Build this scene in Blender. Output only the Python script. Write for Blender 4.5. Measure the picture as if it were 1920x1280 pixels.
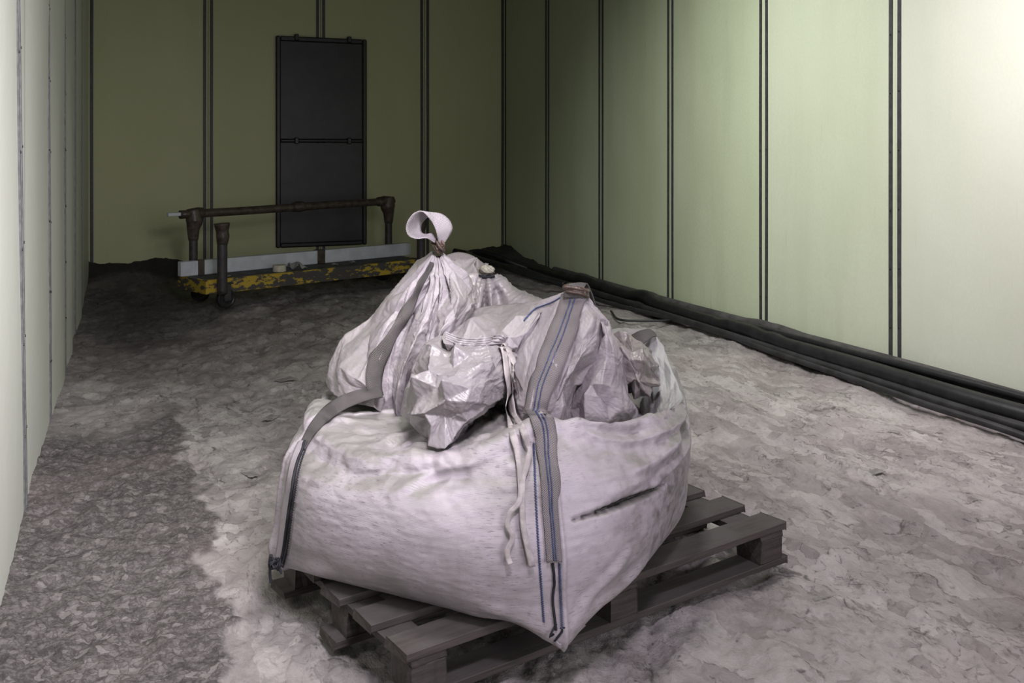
import bpy, bmesh, math, random
import numpy as np
from mathutils import Vector, Matrix
from mathutils.bvhtree import BVHTree
for o in list(bpy.data.objects): bpy.data.objects.remove(o)
S = bpy.context.scene; COL = S.collection
rng = np.random.default_rng(7); random.seed(7)

# ------------------------------------------------------------------ camera
FPX, XV, VH, H = 1780.0, 235.0, 285.0, 1.30          # focal (px), axis vanishing point, horizon, eye height
TH = math.atan((960-XV)/FPX); CT, ST = math.cos(TH), math.sin(TH)
cam_d = bpy.data.cameras.new('camera'); cam = bpy.data.objects.new('camera', cam_d); COL.objects.link(cam)
cam.location = (0, 0, H); cam.rotation_euler = (math.pi/2, 0, -TH)
cam_d.sensor_width = 36; cam_d.lens = FPX/1920*36; cam_d.shift_y = -(640-VH)/1920; cam_d.clip_start = .05
S.camera = cam
# ------------------------------------------------------------------ world, lamps, exposure
w = bpy.data.worlds.new('world'); S.world = w; w.use_nodes = True
w.node_tree.nodes['Background'].inputs[0].default_value = (.9, .95, 1, 1)
w.node_tree.nodes['Background'].inputs[1].default_value = .02
S.view_settings.view_transform = 'Standard'; S.view_settings.look = 'None'
S.view_settings.gamma = 1; S.view_settings.use_curve_mapping = False; S.view_settings.exposure = 0
def area(name, loc, target, size, power, col, spread=180):
    l = bpy.data.lights.new(name, 'AREA'); l.shape = 'RECTANGLE'; l.size, l.size_y = size; l.energy = power; l.color = col
    l.spread = math.radians(spread)
    o = bpy.data.objects.new(name, l); COL.objects.link(o); o.location = loc
    o.rotation_euler = (Vector(target)-Vector(loc)).to_track_quat('-Z', 'Y').to_euler()
    return o
area('lamp_over_bag', (1.0, 2.3, 3.4), (1.1, 2.5, 0), (.4, .7), 25, (1, .98, .94), 126)
area('lamp_over_camera', (.45, .6, 2.7), (.9, 2.7, .3), (.3, .3), 13, (.94, .83, 1), 100)
area('lamp_right_wall', (2.9, 2.9, 2.5), (4.12, 3.1, 1.1), (.5, .5), 27, (1, .88, .98), 140)
area('fill_mid_right', (2.0, 4.9, 3.2), (4.12, 5.2, .7), (.4, 1.0), 34, (1, 1, .97), 112)  # added fill, brightens the middle stretch of the right wall
area('fill_left_wall', (.75, 1.2, 2.0), (-.34, 3.4, .85), (.4, .4), 22, (1, .95, 1), 85)  # unseen fill put in to lift the left wall
area('fill_behind_camera', (1.9, -1.4, 1.5), (.9, 3.6, .7), (1.4, 2.0), 20, (.97, .91, 1), 90)  # invented soft source, brightens the left wall and bag front

# ------------------------------------------------------------------ room measures
W = H*CT/.292; MOD = .1425e-3*FPX*W/CT**2; YB = (1.4045e-3*FPX/CT**2-math.tan(TH))*W; XL = -.0836*W; ZC = 3.6; Y0 = -1.6
def c2w(x, zc, z): return np.array((x*CT+zc*ST, -x*ST+zc*CT, z))
def P(u, v, zc): return c2w((u-960)/FPX*zc, zc, H-(v-VH)/FPX*zc)
def F(u, v, z=0.0): return P(u, v, FPX*(H-z)/(v-VH))
def PA(a): a = np.asarray(a, float); return np.stack([P(*p) for p in a.reshape(-1, 3)]).reshape(a.shape)

# ------------------------------------------------------------------ node materials
class NT:
    def __init__(s, name):
        s.m = bpy.data.materials.new(name); s.m.use_nodes = True; s.t = s.m.node_tree; s.n = s.t.nodes; s.b = s.n['Principled BSDF']
    def new(s, ty, **kw):
        n = s.n.new(ty)
        for k, v in kw.items(): setattr(n, k, v)
        return n
    def put(s, sock, v):
        if isinstance(v, bpy.types.NodeSocket): s.t.links.new(v, sock)
        elif isinstance(v, (tuple, list)): sock.default_value = (*v, 1) if len(v) == 3 and sock.type == 'RGBA' else v
        else: sock.default_value = v
    def coord(s, k='Object'): return s.new('ShaderNodeTexCoord').outputs[k]
    def map(s, v, scale=(1, 1, 1), rot=(0, 0, 0)):
        n = s.new('ShaderNodeMapping'); s.put(n.inputs[0], v); n.inputs['Scale'].default_value = scale; n.inputs['Rotation'].default_value = rot; return n.outputs[0]
    def noise(s, v, sc, det=4, rough=.55, dist=0):
        n = s.new('ShaderNodeTexNoise'); s.put(n.inputs['Vector'], v)
        n.inputs['Scale'].default_value = sc; n.inputs['Detail'].default_value = det; n.inputs['Roughness'].default_value = rough; n.inputs['Distortion'].default_value = dist
        return n.outputs[0]
    def wave(s, v, sc, dist=0, dire='X', prof='SIN'):
        n = s.new('ShaderNodeTexWave'); n.bands_direction = dire; n.wave_profile = prof; s.put(n.inputs['Vector'], v)
        n.inputs['Scale'].default_value = sc; n.inputs['Distortion'].default_value = dist; return n.outputs[1]
    def vor(s, v, sc, feat='F1'):
        n = s.new('ShaderNodeTexVoronoi'); n.feature = feat; s.put(n.inputs['Vector'], v); n.inputs['Scale'].default_value = sc; return n.outputs[0]
    def ramp(s, f, a, b, ca=0.0, cb=1.0):
        n = s.new('ShaderNodeMapRange'); n.interpolation_type = 'SMOOTHSTEP'; s.put(n.inputs[0], f)
        for i, v in enumerate((a, b, ca, cb)): n.inputs[i+1].default_value = v
        return n.outputs[0]
    def mix(s, f, a, b):
        n = s.new('ShaderNodeMix', data_type='RGBA'); s.put(n.inputs[0], f); s.put(n.inputs[6], a); s.put(n.inputs[7], b); return n.outputs[2]
    def math(s, op, a, b=0.0):
        n = s.new('ShaderNodeMath', operation=op); s.put(n.inputs[0], a); s.put(n.inputs[1], b); return n.outputs[0]
    def attr(s, name): return s.new('ShaderNodeAttribute', attribute_name=name).outputs['Fac']
    def bump(s, h, st, dist=.01, nrm=None):
        n = s.new('ShaderNodeBump'); s.put(n.inputs['Height'], h); n.inputs['Strength'].default_value = st; n.inputs['Distance'].default_value = dist
        if nrm: s.put(n.inputs['Normal'], nrm)
        return n.outputs[0]
    def out(s, col, rough=.6, nrm=None, spec=.5, metal=0.0):
        s.put(s.b.inputs['Base Color'], col); s.put(s.b.inputs['Roughness'], rough); s.b.inputs['Specular IOR Level'].default_value = spec
        s.b.inputs['Metallic'].default_value = metal
        if nrm: s.put(s.b.inputs['Normal'], nrm)
        return s.m
def simple(name, col, rough=.6, var=.35, sc=25, bump=.2, spec=.4, metal=0.0):
    t = NT(name); c = t.coord(); f = t.noise(c, sc, 4)
    dk = tuple(x*(1-var) for x in col)
    return t.out(t.mix(t.ramp(f, .35, .65), dk, col), rough, t.bump(t.noise(c, sc*3, 2), bump, .004), spec, metal)
def mat_wall(name='pale_green_painted_sheet', white=0.0):
    t = NT(name); c = t.coord()
    big = t.noise(t.map(c, (1, 1, .45)), .9, 3); st = t.noise(t.map(c, (3, 3, .35)), 1.6, 4)
    col = t.mix(t.ramp(big, .3, .7), (.455, .525, .345), (.53, .595, .42))
    col = t.mix(t.ramp(st, .45, .75, 0, .5), col, (.42, .48, .31))
    fine = t.noise(c, 60, 3)
    col = t.mix(t.ramp(fine, .35, .65, 0, .12), col, (.32, .33, .24))
    sc = t.noise(t.map(c, (14, 14, 1.2), (.5, .3, 0)), 2.2, 2)
    col = t.mix(t.ramp(sc, .72, .76, 0, .25), col, (.25, .25, .2))
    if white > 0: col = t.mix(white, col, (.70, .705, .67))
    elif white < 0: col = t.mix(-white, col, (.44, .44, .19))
    return t.out(col, .55, t.bump(t.noise(c, 3.0, 3), .25, .02), .35)
def mat_fabric(name, col=(.425, .385, .418), weave=True, dust=.55, crink=.0, rough=.42, spec=.5, uvs=(430, 210)):
    t = NT(name); c = t.coord(); uv = t.coord('UV')
    st = t.noise(c, 5.5, 5, .62); fine = t.noise(c, 45, 3, .6)
    grey = (.23, .225, .205)
    a = t.mix(t.ramp(st, .44, .70, 0, .75), col, (.27, .247, .24))
    a = t.mix(t.ramp(fine, .56, .78, 0, .35), a, (.20, .182, .176))
    g = t.new('ShaderNodeNewGeometry'); sp = t.new('ShaderNodeSeparateXYZ'); t.put(sp.inputs[0], g.outputs['Normal'])
    d = t.math('MULTIPLY', t.ramp(sp.outputs[2], .35, .85), t.ramp(t.noise(c, 7, 5), .30, .55))
    a = t.mix(t.math('MULTIPLY', d, dust), a, grey)
    a = t.mix(t.math('MULTIPLY', t.attr('dirt_shade'), t.ramp(fine, .25, .65, .35, 1)), a, (.075, .068, .062))
    a = t.mix(t.attr('tear'), a, (.016, .013, .012))
    h = None
    if weave:
        v1 = t.new('ShaderNodeMapping'); t.put(v1.inputs[0], uv); v1.inputs['Scale'].default_value = (uvs[0], uvs[1], 1)
        w1 = t.wave(v1.outputs[0], 1.0, 0, 'X'); w2 = t.wave(v1.outputs[0], 1.0, 0, 'Y')
        dash = t.noise(t.map(uv, (uvs[0]*.10, uvs[1]*2.6, 1)), 1.0, 3)
        zone = t.noise(c, 3.2, 3)
        dd = t.math('MULTIPLY', t.ramp(dash, .56, .68), t.ramp(zone, .40, .58, .15, 1))
        a = t.mix(t.math('MULTIPLY', dd, .6), a, (.14, .125, .135))
        h = t.math('ADD', t.math('MULTIPLY', w1, w2), t.math('MULTIPLY', dd, -.9))
    n = t.bump(fine, .12, .004)
    if h: n = t.bump(h, .25, .0016, n)
    if crink:
        for k, (sc, st) in enumerate(((14, 1.0),)):
            wn = t.new('ShaderNodeTexNoise'); t.put(wn.inputs['Vector'], c); wn.inputs['Scale'].default_value = sc*.5
            q = t.new('ShaderNodeVectorMath', operation='MULTIPLY_ADD'); t.put(q.inputs[0], wn.outputs[1]); q.inputs[1].default_value = (1.0/sc,)*3; t.put(q.inputs[2], t.map(c, (1, 1, .7), (.5*k, .4, .9*k)))
            n = t.bump(t.vor(q.outputs[0], sc, 'DISTANCE_TO_EDGE'), crink*st, .22/sc, n)
    return t.out(a, rough, n, spec)
def mat_web(name, col, dark, stripe=True):
    t = NT(name); uv = t.coord('UV'); c = t.coord()
    z1 = t.wave(t.map(uv, (1, 1, 1), (0, 0, .62)), 92, .4, 'X'); z2 = t.wave(t.map(uv, (1, 1, 1), (0, 0, -.62)), 150, .4, 'Y')
    z = t.math('MULTIPLY', z1, t.ramp(z2, 0, 1, .45, 1))
    a = t.mix(t.ramp(z, .05, .7), dark, col)
    dirt_shade = t.noise(c, 9, 5); a = t.mix(t.ramp(dirt_shade, .45, .75, 0, .65), a, (.17, .155, .15))
    return t.out(a, .6, t.bump(z, .8, .003), .3)
M = {}
M['wall'] = mat_wall(); M['wallolive'] = mat_wall('olive_tinted_sheet', -.55); M['wallhalf'] = mat_wall('slightly_whitened_green_sheet', .18); M['wallpale'] = mat_wall('whitened_green_sheet', .4); M['wallwhite'] = mat_wall('chalky_white_green_sheet', .7)
M['seam'] = simple('grey_seam_strip', (.16, .165, .165), .5, .3, 30, .15)
M['strip'] = simple('charcoal_painted_batten', (.055, .055, .057), .5, .3, 30, .15)
M['gap'] = simple('dull_grey_joint_cover', (.30, .31, .27), .5, .25, 12, .1)
M['ceiling'] = simple('dark_grey_ceiling_sheet', (.10, .10, .09), .8)
M['black'] = simple('black_rubber_hose_dusty', (.017, .0175, .019), .42, .4, 14, .15)
M['cable'] = simple('dark_rubber_cable_dusty', (.030, .030, .032), .5, .5, 10, .15)
M['greycable'] = simple('dust_coated_cable', (.075, .073, .070), .75, .5, 8, .3)
M['body'] = mat_fabric('woven_bag_fabric', dust=.9, uvs=(420, 110))
M['fab'] = mat_fabric('woven_bag_fabric_upper', (.31, .28, .302), True, .5, .35, .40, .5, (150, 150))
M['film'] = mat_fabric('coated_spout_fabric', (.27, .247, .262), False, .35, .4, .36, .6)
M['liner'] = mat_fabric('dusty_liner_film', (.23, .205, .20), False, .4, .4, .38, .5)
M['inner'] = mat_fabric('bag_inside_fabric', (.37, .38, .36), True, .5, .25, .4, .5, (150, 150))
M['web'] = mat_web('woven_lifting_strap', (.36, .33, .335), (.13, .118, .12))
M['webdark'] = mat_web('soiled_lifting_strap', (.18, .165, .16), (.05, .046, .045))
M['webpale'] = mat_web('pale_loop_strap', (.54, .49, .53), (.36, .325, .35))
M['blue'] = simple('blue_stitching_thread', (.06, .085, .20), .6, .4, 60)
M['navy'] = simple('dark_navy_thread', (.014, .015, .020), .7, .4, 60)
M['cord'] = simple('flat_cotton_tie', (.42, .385, .38), .7, .35, 30)
M['knot'] = simple('brown_tape_wrap', (.09, .06, .048), .35, .6, 40, .5)
M['knotpale'] = simple('yellowed_film_knot', (.24, .23, .185), .35, .4, 40, .5)
M['tape'] = simple('brown_packing_tape', (.075, .058, .047), .38, .5, 22, .5)
M['steel'] = simple('grimy_steel_tube', (.052, .050, .050), .5, .4, 20, .2)
M['foam'] = simple('pale_blue_grey_foam', (.58, .62, .66), .6, .15, 8, .1)
M['roll'] = simple('cream_masking_tape', (.55, .53, .42), .6, .15, 30)
M['scrap'] = simple('pale_grey_paper_scrap', (.30, .31, .30), .6, .25, 20)
M['deck'] = simple('dusty_trolley_deck', (.10, .105, .105), .75, .45, 9, .3)
M['hatch'] = simple('black_hatch_sheet', (.026, .026, .028), .42, .35, 5, .08)
M['hframe'] = simple('black_hatch_frame', (.020, .020, .021), .4, .3, 14, .1)
M['chip'] = simple('dust_crust_chip', (.25, .24, .225), .9, .3, 30, .4)
def mat_wood():
    t = NT('weathered_pallet_wood'); c = t.coord(); r = t.new('ShaderNodeObjectInfo').outputs['Random']
    g = t.noise(t.map(c, (3, 45, 45)), 1.6, 5, .6, .4)
    a = t.mix(t.ramp(g, .3, .7), (.036, .029, .025), (.078, .065, .057))
    a = t.mix(t.math('MULTIPLY', r, .35), a, (.075, .07, .065))
    ge = t.new('ShaderNodeNewGeometry'); sp = t.new('ShaderNodeSeparateXYZ'); t.put(sp.inputs[0], ge.outputs['Normal'])
    d = t.math('MULTIPLY', t.ramp(sp.outputs[2], .5, .95), t.ramp(t.noise(c, 10, 5), .3, .62, .3, .9))
    a = t.mix(d, a, (.088, .081, .077))
    return t.out(a, .7, t.bump(g, .35, .004), .3)
M['wood'] = mat_wood()
def mat_yellow():
    t = NT('peeling_yellow_paint'); c = t.coord()
    f = t.noise(t.map(c, (1.4, 1.4, 3.5)), 5, 7, .72)
    g = t.noise(t.map(c, (1, 1, 1)), 1.3, 2)
    k = t.math('ADD', f, t.math('MULTIPLY', g, .35))
    a = t.mix(t.ramp(k, .645, .675), (.43, .31, .035), (.062, .058, .054))
    return t.out(a, .55, t.bump(t.ramp(k, .645, .675), -.5, .004), .4)
M['yellow'] = mat_yellow()
def mat_floor():
    t = NT('caked_dust_floor'); c = t.coord(); g = t.attr('tone'); s = t.attr('floor_dark'); e = t.attr('edge')
    def warp(v, sc, am):
        n = t.new('ShaderNodeTexNoise'); t.put(n.inputs['Vector'], v); n.inputs['Scale'].default_value = sc; n.inputs['Detail'].default_value = 2
        q = t.new('ShaderNodeVectorMath', operation='MULTIPLY_ADD'); t.put(q.inputs[0], n.outputs[1]); q.inputs[1].default_value = (am,)*3; t.put(q.inputs[2], v); return q.outputs[0]
    def cells(v, sc):
        n = t.new('ShaderNodeTexVoronoi'); t.put(n.inputs['Vector'], v); n.inputs['Scale'].default_value = sc
        sp = t.new('ShaderNodeSeparateColor'); t.put(sp.inputs[0], n.outputs[1])
        d = t.new('ShaderNodeTexVoronoi', feature='DISTANCE_TO_EDGE'); t.put(d.inputs['Vector'], v); d.inputs['Scale'].default_value = sc
        return sp.outputs[0], d.outputs[0]
    n1 = t.noise(t.map(c, (1.0, .55, 1), (0, 0, .35)), 2.2, 6, .74, .1); n2 = t.noise(c, 34, 5, .78); zone = t.noise(c, 1.7, 5, .6, .3)
    n3 = t.noise(t.map(c, (1.0, .42, 1), (0, 0, .5)), 10, 7, .80, .15)
    a = t.mix(t.ramp(n1, .36, .64), (.275, .254, .243), (.46, .44, .418))
    r1, d1 = cells(t.map(warp(c, 5, .22), (1, .40, 1), (0, 0, .55)), 7); r2, d2 = cells(t.map(warp(c, 11, .10), (1, .5, 1), (0, 0, .9)), 19)
    mk = t.ramp(zone, .38, .60)
    a = t.mix(t.math('MULTIPLY', t.ramp(r1, .55, .95), .32), a, (.52, .50, .475)); a = t.mix(t.math('MULTIPLY', t.ramp(r1, .4, .05), .36), a, (.19, .174, .166))
    a = t.mix(t.math('MULTIPLY', t.math('MULTIPLY', t.ramp(r2, .5, .05), mk), .5), a, (.155, .14, .134)); a = t.mix(t.math('MULTIPLY', t.math('MULTIPLY', t.ramp(r2, .75, .95), mk), .42), a, (.50, .48, .455))
    a = t.mix(t.ramp(n3, .58, .72, 0, .5), a, (.52, .50, .475)); a = t.mix(t.ramp(n3, .45, .34, 0, .6), a, (.12, .109, .103))
    ln = t.math('MULTIPLY', t.ramp(d1, .035, .0), t.ramp(n3, .50, .40)); a = t.mix(t.math('MULTIPLY', ln, .8), a, (.075, .068, .064))
    ln2 = t.math('MULTIPLY', t.math('MULTIPLY', t.ramp(d2, .06, .0), mk), t.ramp(n2, .55, .42)); a = t.mix(t.math('MULTIPLY', ln2, .7), a, (.08, .072, .068))
    rc_, dc = cells(warp(c, 30, .05), 38)
    crust = t.mix(t.ramp(n2, .36, .66), (.07, .063, .06), (.185, .172, .164)); crust = t.mix(t.ramp(rc_, .7, 1, 0, .6), crust, (.27, .252, .24)); crust = t.mix(t.ramp(dc, .12, 0, 0, .6), crust, (.045, .04, .038))
    a = t.mix(t.ramp(g, 0, 1), crust, a)
    a = t.mix(t.math('MULTIPLY', e, .35), a, (.09, .08, .076))
    a = t.mix(t.ramp(t.noise(c, .9, 3), .48, .66, 0, .2), a, (.30, .24, .235))
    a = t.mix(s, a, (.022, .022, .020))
    b = t.bump(t.math('ADD', t.math('MULTIPLY', n2, .4), n3), .75, .02)
    return t.out(a, .85, b, .25)
M['floor'] = mat_floor()

# ------------------------------------------------------------------ mesh helpers
def link(name, me, mat, parent=None, smooth=True):
    o = bpy.data.objects.new(name, me); COL.objects.link(o)
    if mat: me.materials.append(M[mat] if isinstance(mat, str) else mat)
    if parent: o.parent = parent
    if smooth: me.shade_smooth()
    return o
def from_np(name, V, Fc, mat, parent=None, smooth=True, uv=None):
    me = bpy.data.meshes.new(name); me.from_pydata([tuple(map(float, v)) for v in V], [], [tuple(map(int, f)) for f in Fc]); me.update()
    if uv is not None:
        l = me.uv_layers.new(name='UV'); idx = np.empty(len(me.loops), np.int32); me.loops.foreach_get('vertex_index', idx)
        l.data.foreach_set('uv', np.asarray(uv, np.float32)[idx].ravel())
    return link(name, me, mat, parent, smooth)
def grid_faces(n, m, wrap=False):
    mm = m if wrap else m-1
    i, j = np.meshgrid(np.arange(n-1), np.arange(mm), indexing='ij'); j2 = (j+1) % m
    return np.stack([i*m+j, i*m+j2, (i+1)*m+j2, (i+1)*m+j], -1).reshape(-1, 4)
def grid_uv(n, m):
    a, b = np.meshgrid(np.linspace(0, 1, n), np.linspace(0, 1, m), indexing='ij'); return np.stack([b, a], -1).reshape(-1, 2)
def empty(name, loc, label=None, cat=None, group=None, rz=0):
    o = bpy.data.objects.new(name, None); COL.objects.link(o); o.location = loc; o.rotation_euler = (0, 0, rz); o.empty_display_size = .1
    return tag(o, label, cat, group)
def tag(o, label=None, cat=None, group=None, kind=None):
    for k, v in (('label', label), ('category', cat), ('group', group), ('kind', kind)):
        if v: o[k] = v
    return o
def keep(o, parent):
    """parent without moving the world position (parents have no scale)"""
    o.parent = parent; mw = Matrix.LocRotScale(parent.location, parent.rotation_euler, None); o.matrix_parent_inverse = mw.inverted(); return o
def box_bm(bm, lo, hi, bev=0, mtx=None):
    r = bmesh.ops.create_cube(bm, size=1); vs = r['verts']
    for v in vs: v.co = Vector(((lo[k]+hi[k])/2+v.co[k]*(hi[k]-lo[k])) for k in range(3))
    if bev:
        es = list({e for v in vs for e in v.link_edges}); q = bmesh.ops.bevel(bm, geom=es, offset=bev, segments=1, affect='EDGES'); vs = list({v for f in q['faces'] for v in f.verts} | {v for v in vs if v.is_valid})
    if mtx: bmesh.ops.transform(bm, matrix=mtx, verts=vs)
def box(name, lo, hi, mat, parent=None, bev=0, mtx=None):
    bm = bmesh.new(); box_bm(bm, lo, hi, bev, mtx); me = bpy.data.meshes.new(name); bm.to_mesh(me); bm.free()
    return link(name, me, mat, parent, False)
def cr(pts, n, closed=False):
    """Catmull-Rom through pts (k,d) -> n samples"""
    p = np.asarray(pts, float); k = len(p)
    t = np.linspace(0, k if closed else k-1, n, endpoint=not closed)
    i = np.floor(t).astype(int)
    if not closed: i = np.minimum(i, k-2)
    f = (t-i)[:, None]
    g = (lambda j: p[j % k]) if closed else (lambda j: np.where((j < 0)[:, None], 2*p[0]-p[1], np.where((j > k-1)[:, None], 2*p[-1]-p[-2], p[np.clip(j, 0, k-1)])))
    a, b, c, d = g(i-1), g(i), g(i+1), g(i+2)
    return .5*(2*b+(c-a)*f+(2*a-5*b+4*c-d)*f**2+(3*b-a-3*c+d)*f**3)
def patch(net, n, m):
    """net (rows, cols, 3) -> (n, m, 3)"""
    net = np.asarray(net, float); r, c, _ = net.shape
    A = np.stack([cr(net[i], m) for i in range(r)])
    return np.stack([cr(A[:, j], n) for j in range(m)], 1)
def fold(net, a, b, n, m, jit, seed, slide=.3):
    """net -> coarse (a, b) folds with creased flat facets between them -> (n, m, 3)"""
    r_ = np.random.default_rng(seed+50); g = patch(net, a, b); N = normals(g)
    du = np.gradient(g, axis=0); dv_ = np.gradient(g, axis=1); w_ = np.ones((a, b)); w_[0] = w_[-1] = .25; w_[:, 0] = w_[:, -1] = .4
    g = g+N*(w_*r_.normal(0, jit, (a, b)))[..., None]+du*(w_*r_.uniform(-slide, slide, (a, b)))[..., None]+dv_*(w_*r_.uniform(-slide, slide, (a, b)))[..., None]
    S_, T_ = np.meshgrid(np.linspace(0, a-1, n), np.linspace(0, b-1, m), indexing='ij'); i = np.minimum(S_.astype(int), a-2); j = np.minimum(T_.astype(int), b-2); x = (S_-i)[..., None]; y = (T_-j)[..., None]
    p00, p10, p01, p11 = g[i, j], g[i+1, j], g[i, j+1], g[i+1, j+1]
    A_ = np.where(x+y < 1, p00+x*(p10-p00)+y*(p01-p00), p11+(1-x)*(p01-p11)+(1-y)*(p10-p11)); B_ = np.where(x > y, p00+x*(p10-p00)+y*(p11-p10), p00+y*(p01-p00)+x*(p11-p01))
    return np.where(((i*7+j*13+seed) % 2 == 0)[..., None], A_, B_)
def tube(name, pts, rad, mat, parent=None, seg=10, n=None, closed=False, cap=True):
    p = cr(pts, n or max(8, len(pts)*6), closed); k = len(p)
    T = np.gradient(p, axis=0) if not closed else np.roll(p, -1, 0)-np.roll(p, 1, 0)
    T /= np.linalg.norm(T, axis=1)[:, None]+1e-9
    ref = np.array((0, 0, 1.)); N = np.cross(T, ref); bad = np.linalg.norm(N, axis=1) < .1; N[bad] = np.cross(T[bad], (1., 0, 0)); N /= np.linalg.norm(N, axis=1)[:, None]; B = np.cross(T, N)
    for i in range(1, k):
        if N[i] @ N[i-1] < 0: N[i] *= -1; B[i] *= -1
    a = np.linspace(0, 2*np.pi, seg, endpoint=False)
    R = np.broadcast_to(np.asarray(rad, float), (k,)) if np.ndim(rad) == 0 else np.interp(np.linspace(0, 1, k), np.linspace(0, 1, len(rad)), rad)
    V = p[:, None]+R[:, None, None]*(np.cos(a)[None, :, None]*N[:, None]+np.sin(a)[None, :, None]*B[:, None])
    Fc = list(grid_faces(k, seg, True)); V = V.reshape(-1, 3)
    if closed: Fc += [((k-1)*seg+j, (k-1)*seg+(j+1) % seg, (j+1) % seg, j) for j in range(seg)]
    elif cap: Fc += [tuple(range(seg))[::-1], tuple((k-1)*seg+j for j in range(seg))]
    me = bpy.data.meshes.new(name); me.from_pydata([tuple(map(float, v)) for v in V], [], [tuple(map(int, f)) for f in Fc]); me.update()
    return link(name, me, mat, parent)
# noise -----------------------------------------------------------
TAB = rng.uniform(-1, 1, (16, 64, 64))
def vnoise(x, y, s=0):
    i = np.floor(x).astype(int); j = np.floor(y).astype(int); fx = x-i; fy = y-j; fx = fx*fx*(3-2*fx); fy = fy*fy*(3-2*fy); T = TAB[s % 16]
    g = lambda a, b: T[(i+a) & 63, (j+b) & 63]
    return (g(0, 0)*(1-fx)+g(1, 0)*fx)*(1-fy)+(g(0, 1)*(1-fx)+g(1, 1)*fx)*fy
def fbm(x, y, s=0, o=4, r=.5):
    t = 0; a = 1
    for k in range(o): t = t+a*vnoise(x*2**k+17.3*k, y*2**k+5.1*k, s+k); a *= r
    return t
def facet(x, y, s=0):
    """piecewise-linear random surface: sharp creases between flat facets, like crumpled cloth"""
    wx = x+.35*vnoise(x*.9+3, y*.9, s+5); wy = y+.35*vnoise(x*.9, y*.9+9, s+6)
    i = np.floor(wx).astype(int); j = np.floor(wy).astype(int); fx = wx-i; fy = wy-j; T = TAB[s % 16]
    g = lambda a, b: T[(i+a) & 63, (j+b) & 63]
    lo = g(0, 0)+fx*(g(1, 0)-g(0, 0))+fy*(g(0, 1)-g(0, 0)); hi = g(1, 1)+(1-fx)*(g(0, 1)-g(1, 1))+(1-fy)*(g(1, 0)-g(1, 1))
    return np.where(fx+fy < 1, lo, hi)
def crumple(x, y, s=0, o=3, fall=.55):
    t = 0; a = 1
    for k in range(o):
        c, sn = math.cos(.9*k+.4+s), math.sin(.9*k+.4+s); q = 1.9**k
        t = t+a*facet((c*x-sn*y)*q+7.7*k, (sn*x+c*y)*q+3.3*k, s+k); a *= fall
    return t
def normals(G, wrap=False):
    if wrap: dj = np.roll(G, -1, 1)-np.roll(G, 1, 1)
    else: dj = np.gradient(G, axis=1)
    N = np.cross(np.gradient(G, axis=0), dj); return N/(np.linalg.norm(N, axis=-1, keepdims=True)+1e-12)
def relax(G, over, it=60, k=.02, bend=.25, amp=.002, seed=0, fix=None):
    """thin sheet with surplus length settles into buckles about its target shape"""
    r = np.random.default_rng(seed); X = G+normals(G)*(r.normal(0, amp, G.shape[:2])[..., None]); n, m = G.shape[:2]
    def pr(sl1, sl2, L, st):
        a = X[sl1]; b = X[sl2]; d = b-a; l = np.linalg.norm(d, axis=-1, keepdims=True)+1e-9; c = (1-L/l)*.5*st*d
        X[sl1] += c; X[sl2] -= c
    A = slice(None); ov = 1+over
    if np.ndim(ov) == 0: ov = np.full((n, m), ov)
    cons = []
    for ax, step in ((0, 1), (1, 1), (0, 2), (1, 2)):
        N = n if ax == 0 else m
        for off in range(2*step) if step == 2 else range(2):
            lo = np.arange(off, N-step, 2*step if step == 2 else 2)
            if len(lo) == 0: continue
            s1 = (lo, A) if ax == 0 else (A, lo); s2 = (lo+step, A) if ax == 0 else (A, lo+step)
            L = np.linalg.norm(G[s2]-G[s1], axis=-1, keepdims=True)*ov[s1][..., None]
            cons.append((s1, s2, L, 1.0 if step == 1 else bend))
    for dj in (1, -1):
        for off in range(2):
            li = np.arange(off, n-1, 2); s1 = (slice(off, n-1, 2), slice(0, m-1) if dj == 1 else slice(1, m)); s2 = (slice(off+1, n, 2), slice(1, m) if dj == 1 else slice(0, m-1))
            cons.append((s1, s2, np.linalg.norm(G[s2]-G[s1], axis=-1, keepdims=True)*ov[s1][..., None], .3))
    kk = k if fix is None else np.clip(k+fix, 0, 1)[..., None]
    for _ in range(it):
        for c in cons: pr(*c)
        X += kk*(G-X)
    return X

# ------------------------------------------------------------------ floor (caked dust, real relief)
nx, ny = 400, 620
gx = np.linspace(XL-.02, W+.02, nx)
gy = np.concatenate([np.linspace(Y0, 1.5, 60, endpoint=False), np.linspace(1.5, 5.0, 330, endpoint=False), 5.0+(YB+.02-5.0)*np.linspace(0, 1, 230)**1.15])
Xg, Yg = np.meshgrid(gx, gy)
left = 1/(1+np.exp((Xg-.25-.018*vnoise(Yg*3, Xg*0+.5, 2)-.05*fbm(Xg*11, Yg*9, 3, 3))/.008))
left *= 1/(1+np.exp((Yg-5.0-.3*vnoise(Xg*4, Yg*2, 1))/.15))
h = .010*fbm(Xg*1.1, Yg*.5, 0, 3)
h += left*(.012+.011*crumple(Xg*17, Yg*12, 1, 3)+.007*fbm(Xg*26, Yg*22, 3, 3))
ca, sa = math.cos(.5), math.sin(.5)
xr, yr = Xg*ca-Yg*sa, Xg*sa+Yg*ca
q = fbm(xr*4.5, yr*2.0, 4, 5, .6)*3.2; fr = q-np.floor(q); terr = np.floor(q)+np.clip((fr-.90)/.10, 0, 1); edge = np.exp(-((fr-.93)/.05)**2)*np.clip(vnoise(Xg*5, Yg*4, 11)*1.6+.3, 0, 1)*(1-left)
h += (1-left)*(.0060*terr+.005*crumple(Xg*9, Yg*5, 5, 4)+.0012*fbm(Xg*22, Yg*16, 6, 3))
zone = np.clip(fbm(Xg*.9+4, Yg*.8, 8, 2)+.15, 0, 1)
h += (1-left)*zone*.006*crumple(Xg*16, Yg*11, 9, 3)
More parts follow.
